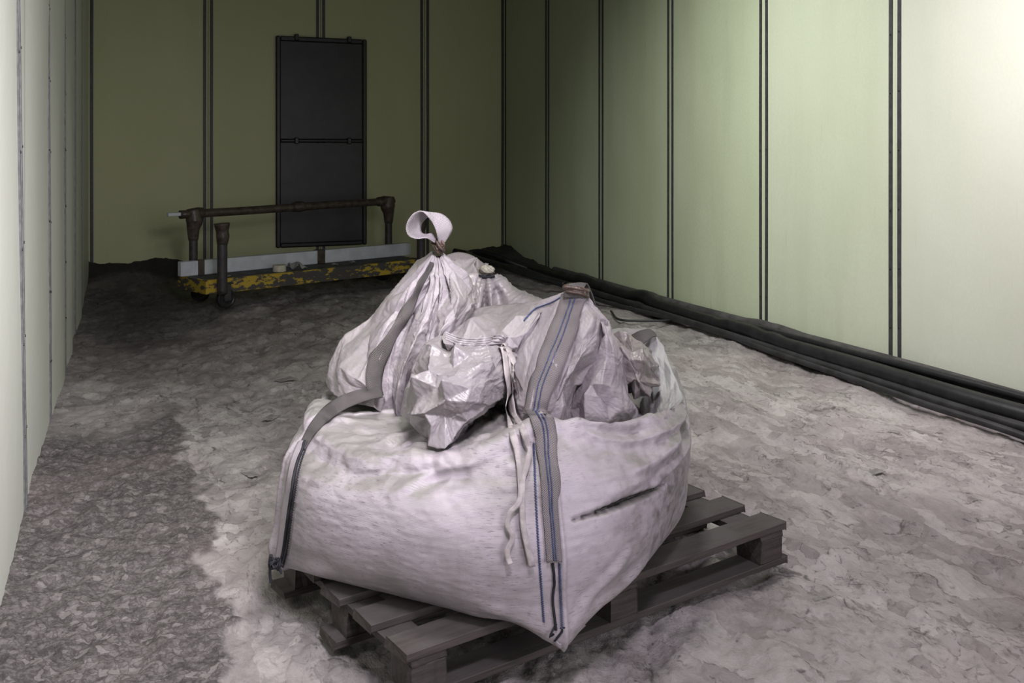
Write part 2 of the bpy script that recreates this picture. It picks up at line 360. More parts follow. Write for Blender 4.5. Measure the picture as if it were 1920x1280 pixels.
for x0, wd, dp in ((2.52, .045, .018), (2.78, .035, .014), (3.12, .04, .012), (2.05, .03, .010), (.62, .04, .008)):      # ruts along the room
    d = Xg-x0-.04*vnoise(Yg*1.3, Xg*0+x0, 7); h += -dp*np.exp(-(d/wd)**2)+dp*.8*np.exp(-((d-wd*1.7)/(wd*.5))**2)
dB = YB-Yg; dR = W-Xg; dL = Xg-XL
bank = (.085+.13*np.clip((1.6-Xg)/1.4, 0, 1))*np.exp(-np.maximum(dB-.05, 0)/.30)*(1+.18*vnoise(Xg*3, Yg*3, 4))
bank += .10*np.exp(-np.maximum(dR-.03, 0)/.13)*(1+.35*vnoise(Yg*1.6, Xg*3, 6))*np.clip((Yg-1)/3, .35, 1)
bank += .12*np.exp(-((dB-.3)**2+(dR-.35)**2)/.35)
bank += .025*np.exp(-dL/.10)*(1+.4*vnoise(Yg*2.5, Xg, 9))
h += bank
h -= h[(Xg > .4) & (Xg < 1.6) & (Yg > 1.9) & (Yg < 3.6)].max()*.75
floor_dark = np.clip(.95*np.exp(-np.maximum(dB-.35-.25*vnoise(Xg*1.3, Yg, 3), 0)/.45), 0, 1)  # darker floor along back and right wall feet, and at back left
floor_dark = np.maximum(floor_dark, .9*np.exp(-np.maximum(dR-.12-.10*vnoise(Yg*1.5, Xg*2, 2), 0)/.10))
floor_dark = np.maximum(floor_dark, np.clip(.75*(1-((Xg-.15)/.75)**2)*np.clip((Yg-5.6-.6*vnoise(Xg*2, Yg*1.2, 5))/2.2, 0, 1), 0, 1))
floor_dark = np.clip(floor_dark, 0, 1)
tone = np.clip(1-left*.9-.25*zone, 0, 1)
floor = from_np('floor', np.stack([Xg, Yg, h], -1).reshape(-1, 3), grid_faces(ny, nx), 'floor')
for nm, a in (('tone', tone), ('floor_dark', floor_dark), ('edge', edge)):
    at = floor.data.attributes.new(nm, 'FLOAT', 'POINT'); at.data.foreach_set('value', a.astype(np.float32).ravel())
tag(floor, 'grey dust-caked floor with flaking crust and wheel ruts', kind='structure')
def fz(x, y): return float(h[np.argmin(abs(gy-y)), np.argmin(abs(gx-x))])

# ------------------------------------------------------------------ walls with sheet panels, battens and screws
box('ceiling', (XL-.1, Y0, ZC), (W+.1, YB+.1, ZC+.06), 'ceiling')['kind'] = 'structure'
def wall(name, lo, hi): o = box(name, lo, hi, 'gap'); o['kind'] = 'structure'; return o
wr = wall('wall_right', (W+.012, Y0, -.1), (W+.1, YB+.1, ZC)); wl = wall('wall_left', (XL-.1, Y0, -.1), (XL-.012, YB+.1, ZC)); wb = wall('wall_back', (XL-.1, YB+.012, -.1), (W+.1, YB+.1, ZC))
def sheet(parent, a, b, inward, amp, seed, mat='wall'):
    """one wall sheet between floor points a and b, faintly buckled"""
    a = np.array(a); b = np.array(b); n, m = 40, 14
    s, t = np.meshgrid(np.linspace(0, 1, m), np.linspace(0, 1, n)); p = a+(b-a)*s[..., None]
    d = .004+amp*(np.sin(np.pi*s)**.7)*(.5+.9*vnoise(s*1.6+seed*3.1, t*3+seed, seed))
    V = np.concatenate([p+np.array(inward)*d[..., None], (t*(ZC+.05)-.05)[..., None]], -1)
    return from_np('panel', V.reshape(-1, 3), grid_faces(n, m), mat, parent)
scr_me = None
def batten(parent, p, d, inward, half, screws, wav=0, seed=0, lean=0, mat='strip'):
    """p floor point, d unit along wall; dark strip standing proud of the sheets"""
    global scr_me
    p = np.array(p); d = np.array(d); iw = np.array(inward); n = 26
    zs = np.linspace(-.03, ZC, n); V = []
    for z in zs:
        off = wav*vnoise(np.array(z*1.3+seed), np.array(seed*.7), seed % 9)-lean*max(z, 0)
        for e, q in ((-1, 0), (-1, .011), (1, .011), (1, 0)):
            xy = p+d*(e*half+off)+iw*q; V.append((xy[0], xy[1], z))
    o = from_np('batten', V, grid_faces(n, 4), mat, parent, False)
    if screws:
        for k in range(9):
            z = .28+k*.34+.01*(seed % 3); xy = p+iw*.0115-d*lean*z
            if scr_me is None:
                bm = bmesh.new(); bmesh.ops.create_cone(bm, cap_ends=True, segments=8, radius1=.006, radius2=.0045, depth=.004); scr_me = bpy.data.meshes.new('screw'); bm.to_mesh(scr_me); bm.free(); scr_me.materials.append(M['hframe'])
            s = bpy.data.objects.new('screw', scr_me); COL.objects.link(s); s.parent = o; s.location = (xy[0], xy[1], z)
            s.rotation_euler = Vector((*iw, 0)).to_track_quat('Z', 'Y').to_euler()
ys = [YB-k*MOD for k in range(0, 10)]
# right wall: joints by measured column positions
for k in range(9):
    y1, y0 = ys[k], ys[k+1]
    sheet(wr, (W, y0+.005), (W, y1-.005), (-1, 0), .010, k+1, 'wallpale' if k > 4 else 'wallhalf' if k == 4 else 'wall')  # sheets whitened in two steps towards the camera end
    for s in ((-1,) if k == 0 else (-1, 1)):
        batten(wr, (W, y1+s*.033-(.0 if k else -.0)), (0, 1), (-1, 0), .0125, 3 <= k <= 7, .003, k*2+s+1)
    if k: sheet(wr, (W, y1-.02), (W, y1+.02), (-1, 0), 0, k)
# left wall: looser sheets, wandering seams
yl = [(cy/CT-XL*math.tan(TH))*1.0 for cy in [FPX*XL/(CT*(u-XV)) for u in (44, 92, 120, 139, 151)]]
yl = [YB]+sorted(yl, reverse=True)+[1.0, -.2, Y0]
for k in range(len(yl)-1):
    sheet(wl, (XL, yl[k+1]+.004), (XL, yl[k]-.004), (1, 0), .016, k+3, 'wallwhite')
    if k:
        for s in (-1, 1): batten(wl, (XL, yl[k]+s*.033), (0, 1), (1, 0), .0075, k >= 3, .012, k*2+s+30, [0, .0, .0, .03, .08, .15, .15, .1, .1][k], 'seam')
# back wall
xb = [XL]
for u in (390, 601, 796):
    a = math.atan((u-960)/FPX)+TH; xb.append(YB*math.tan(a))
xb.append(W)
for k in range(4):
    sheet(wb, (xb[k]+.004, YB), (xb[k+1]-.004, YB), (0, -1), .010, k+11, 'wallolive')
    for s in ((1,) if k == 0 else (-1, 1)): batten(wb, (xb[k]+s*.034, YB), (1, 0), (0, -1), .0155, False, .003, k*2+s+60)
batten(wb, (W-.034, YB), (1, 0), (0, -1), .0155, False, .002, 77)

# ------------------------------------------------------------------ black two-sheet hatch on the back wall
def on_back(u, v, off=0):      # point of the back wall (offset towards the room) seen at a pixel
    a = math.tan(math.atan((u-960)/FPX)+TH); y = YB-off; x = y*a; zc = y*CT+x*ST; return x, H-(v-VH)/FPX*zc
x0, zt = on_back(517, 67, .03); x1, zb = on_back(687, 458, .03); zm = on_back(600, 264, .03)[1]
ht = empty('hanging_hatch', (x0, YB, zb), 'tall black framed hatch of two dark sheets on the back wall', 'hatch')
yk = YB-.016
def hb(nm, lo, hi, mat, bev=.004, par=ht): o = box(nm, lo, hi, mat, None, bev); return keep(o, par)
hb('sheet', (x0+.03, yk-.018, zm+.02), (x1-.03, yk, zt-.03), 'hatch'); hb('sheet', (x0+.03, yk-.024, zb+.03), (x1-.03, yk, zm-.02), 'hatch')
for a, b in ((x0, x0+.05), (x1-.05, x1)): hb('side_rail', (a, yk-.045, zb), (b, yk, zt), 'hframe', .012)
for a, b in ((zb, zb+.05), (zm-.018, zm+.018), (zt-.055, zt)): hb('cross_rail', (x0+.045, yk-.042, a), (x1-.045, yk, b), 'hframe', .012)
for z in (zt-.01, zm):
    for fx in (.22, .80): hb('clip', (x0+(x1-x0)*fx-.022, yk-.06, z-.035), (x0+(x1-x0)*fx+.022, yk-.002, z+.035), 'hframe', .008)

# ------------------------------------------------------------------ cables along the right wall
def cable(name, label, mat, rad, pts, n=90, wob=.012, seed=0, cat='cable', grp=None):
    p = cr(pts, n); s = np.linspace(0, n/9, n); p[:, 0] += wob*vnoise(s+seed, s*0+seed*.3, seed); p[:, 2] += .5*wob*vnoise(s*.8+seed, s*0+3, seed+2)
    for q in p: q[2] = max(q[2], fz(q[0], q[1])+rad*.8)
    return tag(tube(name, p, rad, mat, None, 12, n*2), label, cat, grp)
cable('hose', 'thick black hose lying along the right wall', 'black', .052, [(3.90, 1.0, .05), (3.93, 2.5, .05), (3.93, 3.6, .05), (3.96, 5, .05), (4.0, 6.5, .05), (4.03, 8, .06), (3.98, 9, .07), (3.75, 9.6, .12), (3.35, 9.95, .18)], 110, .02, 1, 'hose')
cable('cable', 'dust-covered cable tucked against the right wall above the hose', 'greycable', .036, [(4.03, 1.0, .10), (4.04, 3, .10), (4.05, 4.4, .10), (4.05, 6, .09), (4.06, 7.6, .09), (4.05, 8.8, .10)], 100, .01, 2)
cable('cable', 'dark rubber cable running beside the thick hose on the floor side', 'cable', .026, [(3.80, 1.0, .03), (3.83, 3, .03), (3.86, 4.6, .03), (3.91, 6, .03), (3.95, 7.4, .03), (3.86, 8.5, .05), (3.70, 9.2, .10), (3.5, 9.7, .16)], 110, .025, 3)
cable('cable', 'outermost thin cable of the bundle by the right wall', 'cable', .018, [(3.72, 1.0, .02), (3.76, 2.6, .02), (3.78, 3.6, .02), (3.84, 5, .02), (3.88, 6.2, .02), (3.80, 7.2, .02), (3.9, 8.0, .03)], 110, .03, 4)
cable('cable', 'cable resting on top of the thick hose near the right edge', 'black', .022, [(3.97, 1.0, .115), (3.985, 2.4, .118), (4.0, 3.4, .118), (3.99, 4.6, .11), (3.99, 5.6, .10)], 90, .01, 5)
cable('cable', 'coiled black cable end in the far right corner', 'black', .03, [F(1010, 512, .03), P(960, 492, 10.0), P(925, 478, 10.1), P(900, 472, 10.2), P(880, 474, 10.2), P(890, 482, 9.8), P(930, 495, 9.4), P(1000, 518, 9.0), P(1060, 532, 8.8)], 90, .01, 6)
cable('wire', 'thin black wire straying from the wall across the dusty floor', 'cable', .009, [F(1145, 583, .01), F(1160, 598, .01), F(1200, 601, .01), F(1245, 601, .01), F(1290, 597, .01), F(1330, 606, .01)], 60, .004, 7, 'wire')

# ------------------------------------------------------------------ pallet
pz = .13
A0 = F(761, 1228, pz); A1 = F(1473, 979, pz); dv = A1-A0; LEN = float(np.hypot(dv[0], dv[1])); rz = math.atan2(dv[1], dv[0])
pal = empty('pallet', (A0[0], A0[1], 0), 'weathered wooden pallet of spaced boards under the bulk bag', 'pallet', None, rz)
def plank(nm, lo, hi, seed):
    r = random.Random(seed); n = 9; V = []
    for i in range(n):
        x = lo[0]+(hi[0]-lo[0])*i/(n-1)
        for (y, z) in ((lo[1], lo[2]), (hi[1], lo[2]), (hi[1], hi[2]), (lo[1], hi[2])):
            e = .0018; V.append((x+(r.uniform(-.004, .004) if i in (0, n-1) else 0), y+r.uniform(-e, e), z+r.uniform(-e, e)*.5))
    Fc = list(grid_faces(n, 4, True))+[(0, 1, 2, 3), tuple((n-1)*4+k for k in (3, 2, 1, 0))]
    o = from_np(nm, V, Fc, 'wood', pal, False); b = o.modifiers.new('bevel', 'BEVEL'); b.width = .002; b.segments = 1; b.limit_method = 'ANGLE'; return o
for k in range(5): plank('deck_board', (-.01*(k == 2), k*.172, pz-.021), (LEN+.008*(k % 2), k*.172+.102, pz), k)
for k, x in enumerate((.015, LEN/2-.05, LEN-.115)):
    plank('stringer', (x, .004, pz-.040), (x+.10, .788, pz-.0212), 20+k)
    for j, y in enumerate((.005, .345, .69)): plank('block', (x+.002, y, .0205), (x+.098, y+.095, pz-.0402), 30+k*3+j)
for j, y in enumerate((.004, .344, .689)): plank('bottom_board', (-.02, y, .0), (LEN+.012, y+.10, .020), 50+j)

# ------------------------------------------------------------------ bulk bag
bag = empty('bulk_bag', tuple(c2w(-.068, 2.88, pz)), 'large half-filled white woven bulk bag slumped on the pallet', 'bulk bag')
BC = np.array((-.068, 2.88)); CA = -72.0                                   # centre and angle of the front corner, camera-aligned plan
nt, nr = 800, 330
thd = np.linspace(-180, 180, nt, endpoint=False)
def tab(tb, a):
    tb = np.array(sorted(tb)); x = np.concatenate([tb[:, 0]-360, tb[:, 0], tb[:, 0]+360]); return [np.interp(a, x, np.tile(tb[:, k], 3)) for k in range(1, tb.shape[1])]
crest = [(-160, .52, .525), (-145, .515, .505), (-130, .50, .50), (-116, .48, .525), (-104, .475, .522), (-95, .475, .535), (-84, .475, .575), (-72, .475, .622), (-55, .50, .598), (-40, .52, .582), (-27, .54, .575), (-10, .56, .565), (5, .575, .57), (18, .575, .57), (60, .52, .56), (108, .50, .55), (150, .51, .55), (180, .53, .54)]
rc, zc_ = tab(crest, thd)
def smooth1(a, w=9):
    k = np.hanning(w*2+1); k /= k.sum(); return np.convolve(np.concatenate([a[-w:], a, a[:w]]), k, 'valid')
rc, zc_ = smooth1(rc, 10), smooth1(zc_, 8)
ph = np.radians(thd-CA+45)
def sup(n): return 1/(np.abs(np.cos(ph))**n+np.abs(np.sin(ph))**n)**(1/n)
corner = np.exp(-((np.mod(thd-CA+45, 90)-45)/7.0)**2)
rows = []   # (r, z)
rows.append((sup(3)*.05, np.full(nt, pz+.004))); rows.append((sup(4)*.30, np.full(nt, pz+.004)))
rows.append((sup(6)*.435+.010*corner, np.full(nt, pz+.006)))
rows.append((sup(4.2)*.495+.012*corner, pz+.030-.02*corner))
rows.append((sup(2.9)*.552, np.full(nt, pz+.105)))
rows.append((sup(2.45)*.575, np.full(nt, pz+.215)))
rows.append((sup(2.25)*.572*.55+.45*(rc+.06), pz+.215+.52*(zc_-pz-.215)))
rows.append((rc+.022, zc_-.045)); rows.append((rc, zc_)); lip = smooth1(tab([(-180, 0), (-90, 0), (-72, .4), (-60, 1), (20, 1), (60, .3), (120, 0)], thd)[0], 10); rows.append((rc-.05+.035*lip, zc_+.006-.03*lip)); rows.append((rc-.09+.045*lip, zc_+.006-.09*lip)); rows.append((rc*.72, zc_*.35+.345)); rows.append((rc*.3, np.full(nt, .55))); rows.append((rc*.02, np.full(nt, .55)))
NETB = np.stack([np.stack(r, -1) for r in rows])                     # rows, nt, 2
tt = np.linspace(0, 1, nr); wts = np.interp(tt, [0, .05, .1, .78, 1], [0, .10, .16, .72, 1])
RZ = np.stack([cr(NETB[:, j], 900) for j in range(nt)], 1)[(wts*899).astype(int)]
tr = np.radians(thd)
def body_world(RZ):
    x = BC[0]+RZ[..., 0]*np.cos(tr); zc = BC[1]+RZ[..., 0]*np.sin(tr)
    return np.stack([x*CT+zc*ST, -x*ST+zc*CT, RZ[..., 1]], -1)
G = body_world(RZ); Nn = -normals(G, True)
ctr = np.array(c2w(BC[0], BC[1], .35)); 
if ((G-ctr)*Nn).sum(-1)[nr//2].mean() < 0: Nn = -Nn
thg = np.broadcast_to(thd, (nr, nt)); Z = G[..., 2]
def seg_dist(a0, z0, a1, z1, curve=0):
    """distance to a line drawn on the bag side (angle deg, height), metres; plus run 0..1"""
    k = .0102; px, py = (a1-a0)*k, z1-z0; L2 = px*px+py*py
    dx = (np.mod(thg-a0+180, 360)-180)*k; dy = Z-z0; s = (dx*px+dy*py)/L2; sc = np.clip(s, 0, 1)
    off = (dx*py-dy*px)/math.sqrt(L2)+curve*np.sin(np.pi*sc)
    return np.sqrt(off**2+((s-sc)**2)*L2), sc, off
disp = np.zeros((nr, nt)); SA = np.concatenate([np.zeros((1, nt)), np.cumsum(np.linalg.norm(np.diff(G, axis=0), axis=-1), 0)])
upper = 1/(1+np.exp(-(Z-zc_[None]+.10)/.03)); outer = (tt > .1)[:, None]
disp += outer*(.0030*fbm(thg*.05, Z*6, 2, 2)+.0007*fbm(thg*.22, Z*90, 4, 3))
disp += upper*.014*crumple(thg*.07, SA*7.5, 6, 4)*outer
FOLDS = [(-8, .56, -48, .475, .016, .020, .02), (-4, .52, -40, .43, .014, .014, .015), (-2, .545, -30, .53, .012, .016, .0), (-14, .50, -58, .44, .012, .008, .01), (-60, .575, -30, .535, .012, .012, -.015),
         (-75, .53, -100, .505, .014, .007, .01), (-92, .505, -118, .49, .018, .006, -.012), (-100, .505, -113, .455, .010, .009, 0), (-84, .535, -104, .50, .016, .006, .0), (-120, .50, -136, .47, .016, .007, .01), (-78, .49, -98, .47, .012, .005, 0),
         (-66, .16, -40, .22, .02, .010, .0), (-70, .17, -50, .30, .015, .006, .0), (-76, .16, -92, .20, .02, .008, 0), (-152, .16, -135, .20, .02, .008, 0)]
for a0, z0, a1, z1, wd, am, cv in FOLDS:
    d, s, off = seg_dist(a0, z0, a1, z1, cv); e = np.exp(-(d/wd)**2)*np.sin(np.pi*np.clip(s*.96+.02, 0, 1))**.5
    disp += am*e-am*.8*np.exp(-((off+wd*1.7)/wd)**2)*np.exp(-((d/(wd*4))**2))*np.sin(np.pi*s)**.5
d, s, off = seg_dist(-69, .400, -33, .402, .012); tearw = .0058*np.sin(np.pi*s)**.6+.0015
tear = np.exp(-((d+.0015*vnoise(thg*1.2, Z*40, 3))/tearw)**2)*(.35+.65*np.sin(np.pi*s)**.4)
disp -= .022*tear
seam = np.exp(-((np.mod(thg-CA+45, 90)-45)/.55)**2)*outer*(Z < zc_[None]+.02)
disp += .010*seam+.008*np.exp(-((np.mod(thg-CA+45, 90)-45)/2.2)**2)*outer*np.clip((.40-Z)/.2, 0, 1)
G2 = G+Nn*disp[..., None]; G2[0, :] = G2[0].mean(0); G2[-1] = G2[-1].mean(0)
# drawn-out front corner ear drooping over the pallet edge
ear = np.exp(-((thg-CA)/6.5)**2)*np.exp(-((Z-pz-.02)/.05)**2)*outer; fd = np.array(c2w(math.cos(math.radians(CA)), math.sin(math.radians(CA)), 0))
G2 += ear[..., None]*(fd*.018+np.array((0, 0, -.022)))
ear2 = np.exp(-((thg+162)/5)**2)*np.exp(-((Z-pz-.05)/.05)**2)*outer; ld = np.array(c2w(math.cos(math.radians(-162)), math.sin(math.radians(-162)), 0))
G2 += ear2[..., None]*ld*.02
uvb = np.stack([np.broadcast_to(np.linspace(0, 3.7, nt), (nr, nt)), Z*1.0], -1).reshape(-1, 2)
def dirt_shade_attr(o, a):
    at = o.data.attributes.new('dirt_shade', 'FLOAT', 'POINT'); at.data.foreach_set('value', np.clip(a, 0, 1).astype(np.float32).ravel())
body = from_np('filled_body', G2.reshape(-1, 3), grid_faces(nr, nt, True), 'body', None, True, uvb); keep(body, bag)
dirt_shade = 0*tear  # stains, plus the bag's shaded right side painted in as broad darkening
for a, z, wa, wz, am in ((-42, .33, 9, .05, .55), (-36, .26, 6, .05, .5), (-30, .30, 3, .06, .45), (-22, .35, 7, .06, .35), (-150, .42, 8, .05, .30), (-143, .43, 4, .03, .40), (-148, .34, 4, .05, .25), (-55, .36, 6, .02, .4), (-8, .34, 5, .08, .4), (-30, .24, 16, .08, .30), (-30, .33, 26, .22, .85), (-155, .32, 14, .16, .30), (-62, .30, 4, .08, .2), (-20, .42, 12, .08, .25), (-44, .28, 9, .06, .35), (-155, .25, 10, .12, .22), (-120, .47, 9, .03, .3), (-134, .49, 10, .03, .4)):
    dirt_shade = np.maximum(dirt_shade, am*np.exp(-((thg-a)/wa)**2-((Z-z)/wz)**2)*(.4+.6*np.clip(.5+fbm(thg*.35, Z*40, 1, 3), 0, 1)))
dirt_shade = np.maximum(dirt_shade, .28*np.exp(-((Z-pz)/.05)**2)*np.clip(.4+vnoise(thg*.2, Z*20, 4), 0, 1))
dirt_shade_attr(body, dirt_shade)
at = body.data.attributes.new('tear', 'FLOAT', 'POINT'); at.data.foreach_set('value', np.clip((tear-.25)*2.2, 0, 1).astype(np.float32).ravel())

FABV, FABF = [], []
def reg(V, Fc):
    n0 = sum(len(v) for v in FABV); FABV.append(np.asarray(V).reshape(-1, 3)); FABF.append(np.asarray(Fc)+n0)
reg(G2, grid_faces(nr, nt, True))
def cloth(name, net, n, m, mat, over=.05, cr_amp=.008, cr_sc=9, seed=0, it=70, k=.03, thick=.0015, label=None, fixrow=0, uvscale=1.0, bend=.12, octs=4, fall=.55, lin=None, jit=.01):
    g = fold(PA(net), lin[0], lin[1], n, m, jit, seed) if lin else patch(PA(net), n, m)
    N = normals(g)
    L1 = np.concatenate([np.zeros((1, m)), np.cumsum(np.linalg.norm(np.diff(g, axis=0), axis=-1), 0)]); L2 = np.concatenate([np.zeros((n, 1)), np.cumsum(np.linalg.norm(np.diff(g, axis=1), axis=-1), 1)], 1)
    fad = np.clip(L1/.10, 0.15, 1) if fixrow else np.ones((n, m))
    g = g+N*(cr_amp*fad*crumple(L2*cr_sc+seed*1.7, L1*cr_sc*.8+seed*.9, seed, octs, fall))[..., None]
    fix = None
    if fixrow: fix = np.zeros((n, m)); fix[:2] = 1
    g = relax(g, over, it, k, bend, .0015, seed, fix)
    o = from_np(name, g.reshape(-1, 3), grid_faces(n, m), mat, None, True, np.stack([L2, L1], -1).reshape(-1, 2)*uvscale); keep(o, bag)
    if thick: md = o.modifiers.new('thickness', 'SOLIDIFY'); md.thickness = thick; md.offset = 0
    if label: o['label'] = label
    reg(g, grid_faces(n, m)); return o, g
T = lambda a: np.swapaxes(np.asarray(a, float), 0, 1)
tentL = [[(818, 468, 2.99), (790, 520, 3.15), (760, 580, 3.25), (730, 640, 3.30), (700, 700, 3.25), (690, 740, 3.2)],
 [(811, 470, 2.97), (771, 515, 3.01), (705, 590, 3.03), (645, 648, 3.03), (611, 690, 3.01), (617, 722, 2.97)],
 [(812, 474, 2.955), (760, 545, 2.92), (700, 622, 2.88), (655, 676, 2.85), (636, 706, 2.83), (640, 748, 2.80)],
 [(814, 477, 2.945), (772, 555, 2.87), (728, 632, 2.81), (703, 690, 2.77), (693, 728, 2.75), (700, 765, 2.75)],
 [(816, 479, 2.94), (792, 560, 2.89), (757, 630, 2.84), (735, 690, 2.81), (728, 740, 2.80), (728, 780, 2.80)],
 [(818, 480, 2.935), (806, 560, 2.84), (782, 630, 2.78), (752, 700, 2.76), (742, 750, 2.76), (745, 790, 2.77)],
 [(821, 481, 2.93), (826, 555, 2.87), (806, 630, 2.83), (782, 690, 2.81), (768, 750, 2.80), (772, 800, 2.78)],
 [(824, 481, 2.93), (846, 545, 2.85), (838, 600, 2.77), (812, 660, 2.74), (796, 720, 2.74), (800, 800, 2.76)],
 [(828, 480, 2.935), (864, 535, 2.90), (876, 582, 2.87), (862, 640, 2.84), (850, 700, 2.82), (850, 790, 2.82)],
 [(831, 477, 2.95), (878, 528, 3.0), (892, 572, 3.0), (890, 640, 2.96), (890, 700, 2.95), (890, 780, 2.95)],
 [(828, 471, 2.99), (868, 520, 3.15), (880, 570, 3.2), (880, 640, 3.15), (880, 700, 3.1), (880, 780, 3.1)]]
cloth('gathered_panel', T(tentL), 160, 260, 'fab', .012, .006, 10, 3, 10, .05, .0015, 'tented fabric gathered up to the standing loop', 1, lin=(8, 27), jit=.009)
tentR = [[(1066, 545, 2.77), (1010, 566, 2.92), (975, 590, 2.98), (950, 640, 2.98), (940, 700, 2.96), (940, 800, 2.95)],
 [(1062, 546, 2.745), (1014, 574, 2.80), (980, 622, 2.76), (962, 690, 2.71), (955, 740, 2.69), (960, 800, 2.68)],
 [(1061, 552, 2.73), (1038, 606, 2.69), (1006, 680, 2.63), (985, 735, 2.58), (976, 775, 2.56), (972, 810, 2.55)],
 [(1068, 556, 2.72), (1058, 610, 2.65), (1035, 680, 2.58), (1014, 730, 2.54), (1003, 775, 2.515), (1000, 810, 2.50)],
 [(1080, 558, 2.715), (1086, 612, 2.65), (1068, 680, 2.575), (1050, 722, 2.555), (1043, 765, 2.55), (1043, 810, 2.55)],
 [(1090, 557, 2.715), (1121, 606, 2.655), (1106, 652, 2.595), (1075, 698, 2.57), (1060, 735, 2.58), (1058, 810, 2.58)],
 [(1094, 556, 2.72), (1136, 612, 2.70), (1118, 672, 2.68), (1090, 716, 2.66), (1072, 745, 2.65), (1070, 810, 2.65)],
 [(1097, 555, 2.725), (1141, 620, 2.69), (1130, 672, 2.63), (1108, 720, 2.60), (1100, 765, 2.59), (1100, 810, 2.60)],
 [(1100, 554, 2.73), (1144, 628, 2.70), (1158, 690, 2.65), (1152, 740, 2.62), (1142, 775, 2.62), (1142, 810, 2.64)],
 [(1102, 553, 2.745), (1147, 634, 2.75), (1173, 702, 2.73), (1180, 750, 2.70), (1184, 778, 2.70), (1180, 812, 2.72)],
 [(1100, 549, 2.78), (1138, 618, 2.92), (1155, 680, 2.96), (1155, 730, 2.96), (1155, 770, 2.96), (1155, 810, 2.96)]]
cloth('gathered_panel', T(tentR), 160, 260, 'fab', .010, .005, 10, 5, 10, .05, .0015, 'tented fabric gathered up to the taped front loop', 1, lin=(8, 24), jit=.007)
mid = [[(846, 608, 2.98), (878, 584, 3.0), (920, 571, 3.02), (968, 571, 3.0), (1015, 563, 2.92), (1040, 560, 2.86)],
 [(834, 622, 2.76), (868, 608, 2.78), (915, 596, 2.82), (962, 590, 2.86), (1004, 576, 2.84), (1030, 576, 2.80)],
 [(829, 634, 2.66), (862, 636, 2.66), (906, 628, 2.68), (944, 616, 2.72), (984, 596, 2.76), (1015, 590, 2.76)],
 [(838, 646, 2.64), (866, 652, 2.63), (905, 650, 2.63), (938, 642, 2.66), (966, 640, 2.70), (990, 640, 2.72)],
 [(850, 665, 2.70), (870, 672, 2.70), (905, 668, 2.70), (936, 664, 2.72), (956, 680, 2.74), (975, 690, 2.74)]]
cloth('folded_rim', mid, 90, 140, 'fab', .010, .004, 12, 8, 9, .06, .0015, lin=(7, 11), jit=.010)
spout = [[(820, 628, 2.74), (850, 640, 2.68), (885, 648, 2.64), (915, 648, 2.63), (948, 648, 2.69), (962, 652, 2.8)],
 [(788, 660, 2.70), (825, 668, 2.58), (870, 672, 2.53), (918, 674, 2.55), (949, 680, 2.64), (958, 690, 2.78)],
 [(764, 705, 2.68), (800, 706, 2.54), (850, 712, 2.465), (908, 712, 2.50), (950, 712, 2.62), (958, 715, 2.78)],
 [(755, 745, 2.66), (780, 742, 2.51), (838, 745, 2.435), (900, 742, 2.48), (946, 735, 2.61), (950, 735, 2.78)],
 [(759, 782, 2.64), (783, 778, 2.50), (832, 782, 2.435), (884, 770, 2.48), (926, 758, 2.59), (930, 755, 2.78)],
 [(780, 812, 2.60), (802, 812, 2.50), (832, 818, 2.45), (860, 804, 2.49), (896, 780, 2.58), (900, 780, 2.72)],
 [(800, 822, 2.58), (815, 828, 2.54), (834, 832, 2.51), (850, 820, 2.55), (874, 800, 2.62), (880, 800, 2.72)],
 [(805, 812, 2.68), (818, 816, 2.66), (834, 820, 2.65), (848, 812, 2.66), (866, 800, 2.70), (870, 795, 2.75)]]
cloth('discharge_spout', spout, 230, 200, 'film', .010, .0045, 20, 2, 7, .08, .0012, 'crumpled coated spout flopped forward over the bag', octs=3, lin=(12, 11), jit=.017)
liner = [[(1135, 632, 2.92), (1162, 622, 2.86), (1190, 634, 2.85), (1214, 650, 2.90), (1225, 660, 3.0)],
 [(1142, 662, 2.82), (1172, 655, 2.75), (1200, 662, 2.74), (1226, 680, 2.83), (1230, 690, 2.95)],
 [(1155, 702, 2.80), (1183, 698, 2.73), (1205, 700, 2.73), (1227, 704, 2.82), (1230, 710, 2.95)],
 [(1170, 728, 2.80), (1190, 731, 2.74), (1210, 730, 2.75), (1224, 726, 2.83), (1226, 730, 2.95)],
 [(1178, 734, 2.90), (1195, 740, 2.88), (1210, 740, 2.88), (1220, 735, 2.92), (1222, 735, 3.0)]]
cloth('liner_bundle', liner, 130, 120, 'liner', .010, .004, 24, 4, 7, .08, .001, 'dusty crumpled liner bunched beside the taped loop', octs=3, lin=(9, 9), jit=.014)
flap = [[(1120, 700, 3.35), (1130, 625, 3.20), (1130, 640, 3.12), (1130, 700, 3.05), (1130, 770, 3.0)],
 [(1195, 700, 3.32), (1182, 619, 3.12), (1180, 635, 3.05), (1182, 700, 2.98), (1185, 775, 2.92)],
 [(1250, 710, 3.16), (1228, 624, 3.02), (1215, 655, 2.97), (1210, 720, 2.90), (1208, 785, 2.82)],
 [(1276, 730, 3.04), (1252, 668, 2.96), (1238, 690, 2.93), (1230, 740, 2.86), (1225, 790, 2.76)],
 [(1288, 770, 2.96), (1270, 712, 2.90), (1258, 725, 2.87), (1248, 755, 2.81), (1240, 785, 2.73)],
 [(1290, 800, 2.90), (1280, 738, 2.85), (1270, 748, 2.81), (1256, 764, 2.76), (1245, 785, 2.70)],
 [(1285, 815, 2.84), (1274, 762, 2.79), (1262, 765, 2.76), (1250, 772, 2.72), (1238, 790, 2.68)]]
cloth('standing_rim', T(flap), 90, 110, 'inner', .010, .004, 12, 6, 10, .06, .0015, 'grey-white standing rim on the far side', lin=(7, 10), jit=.007)
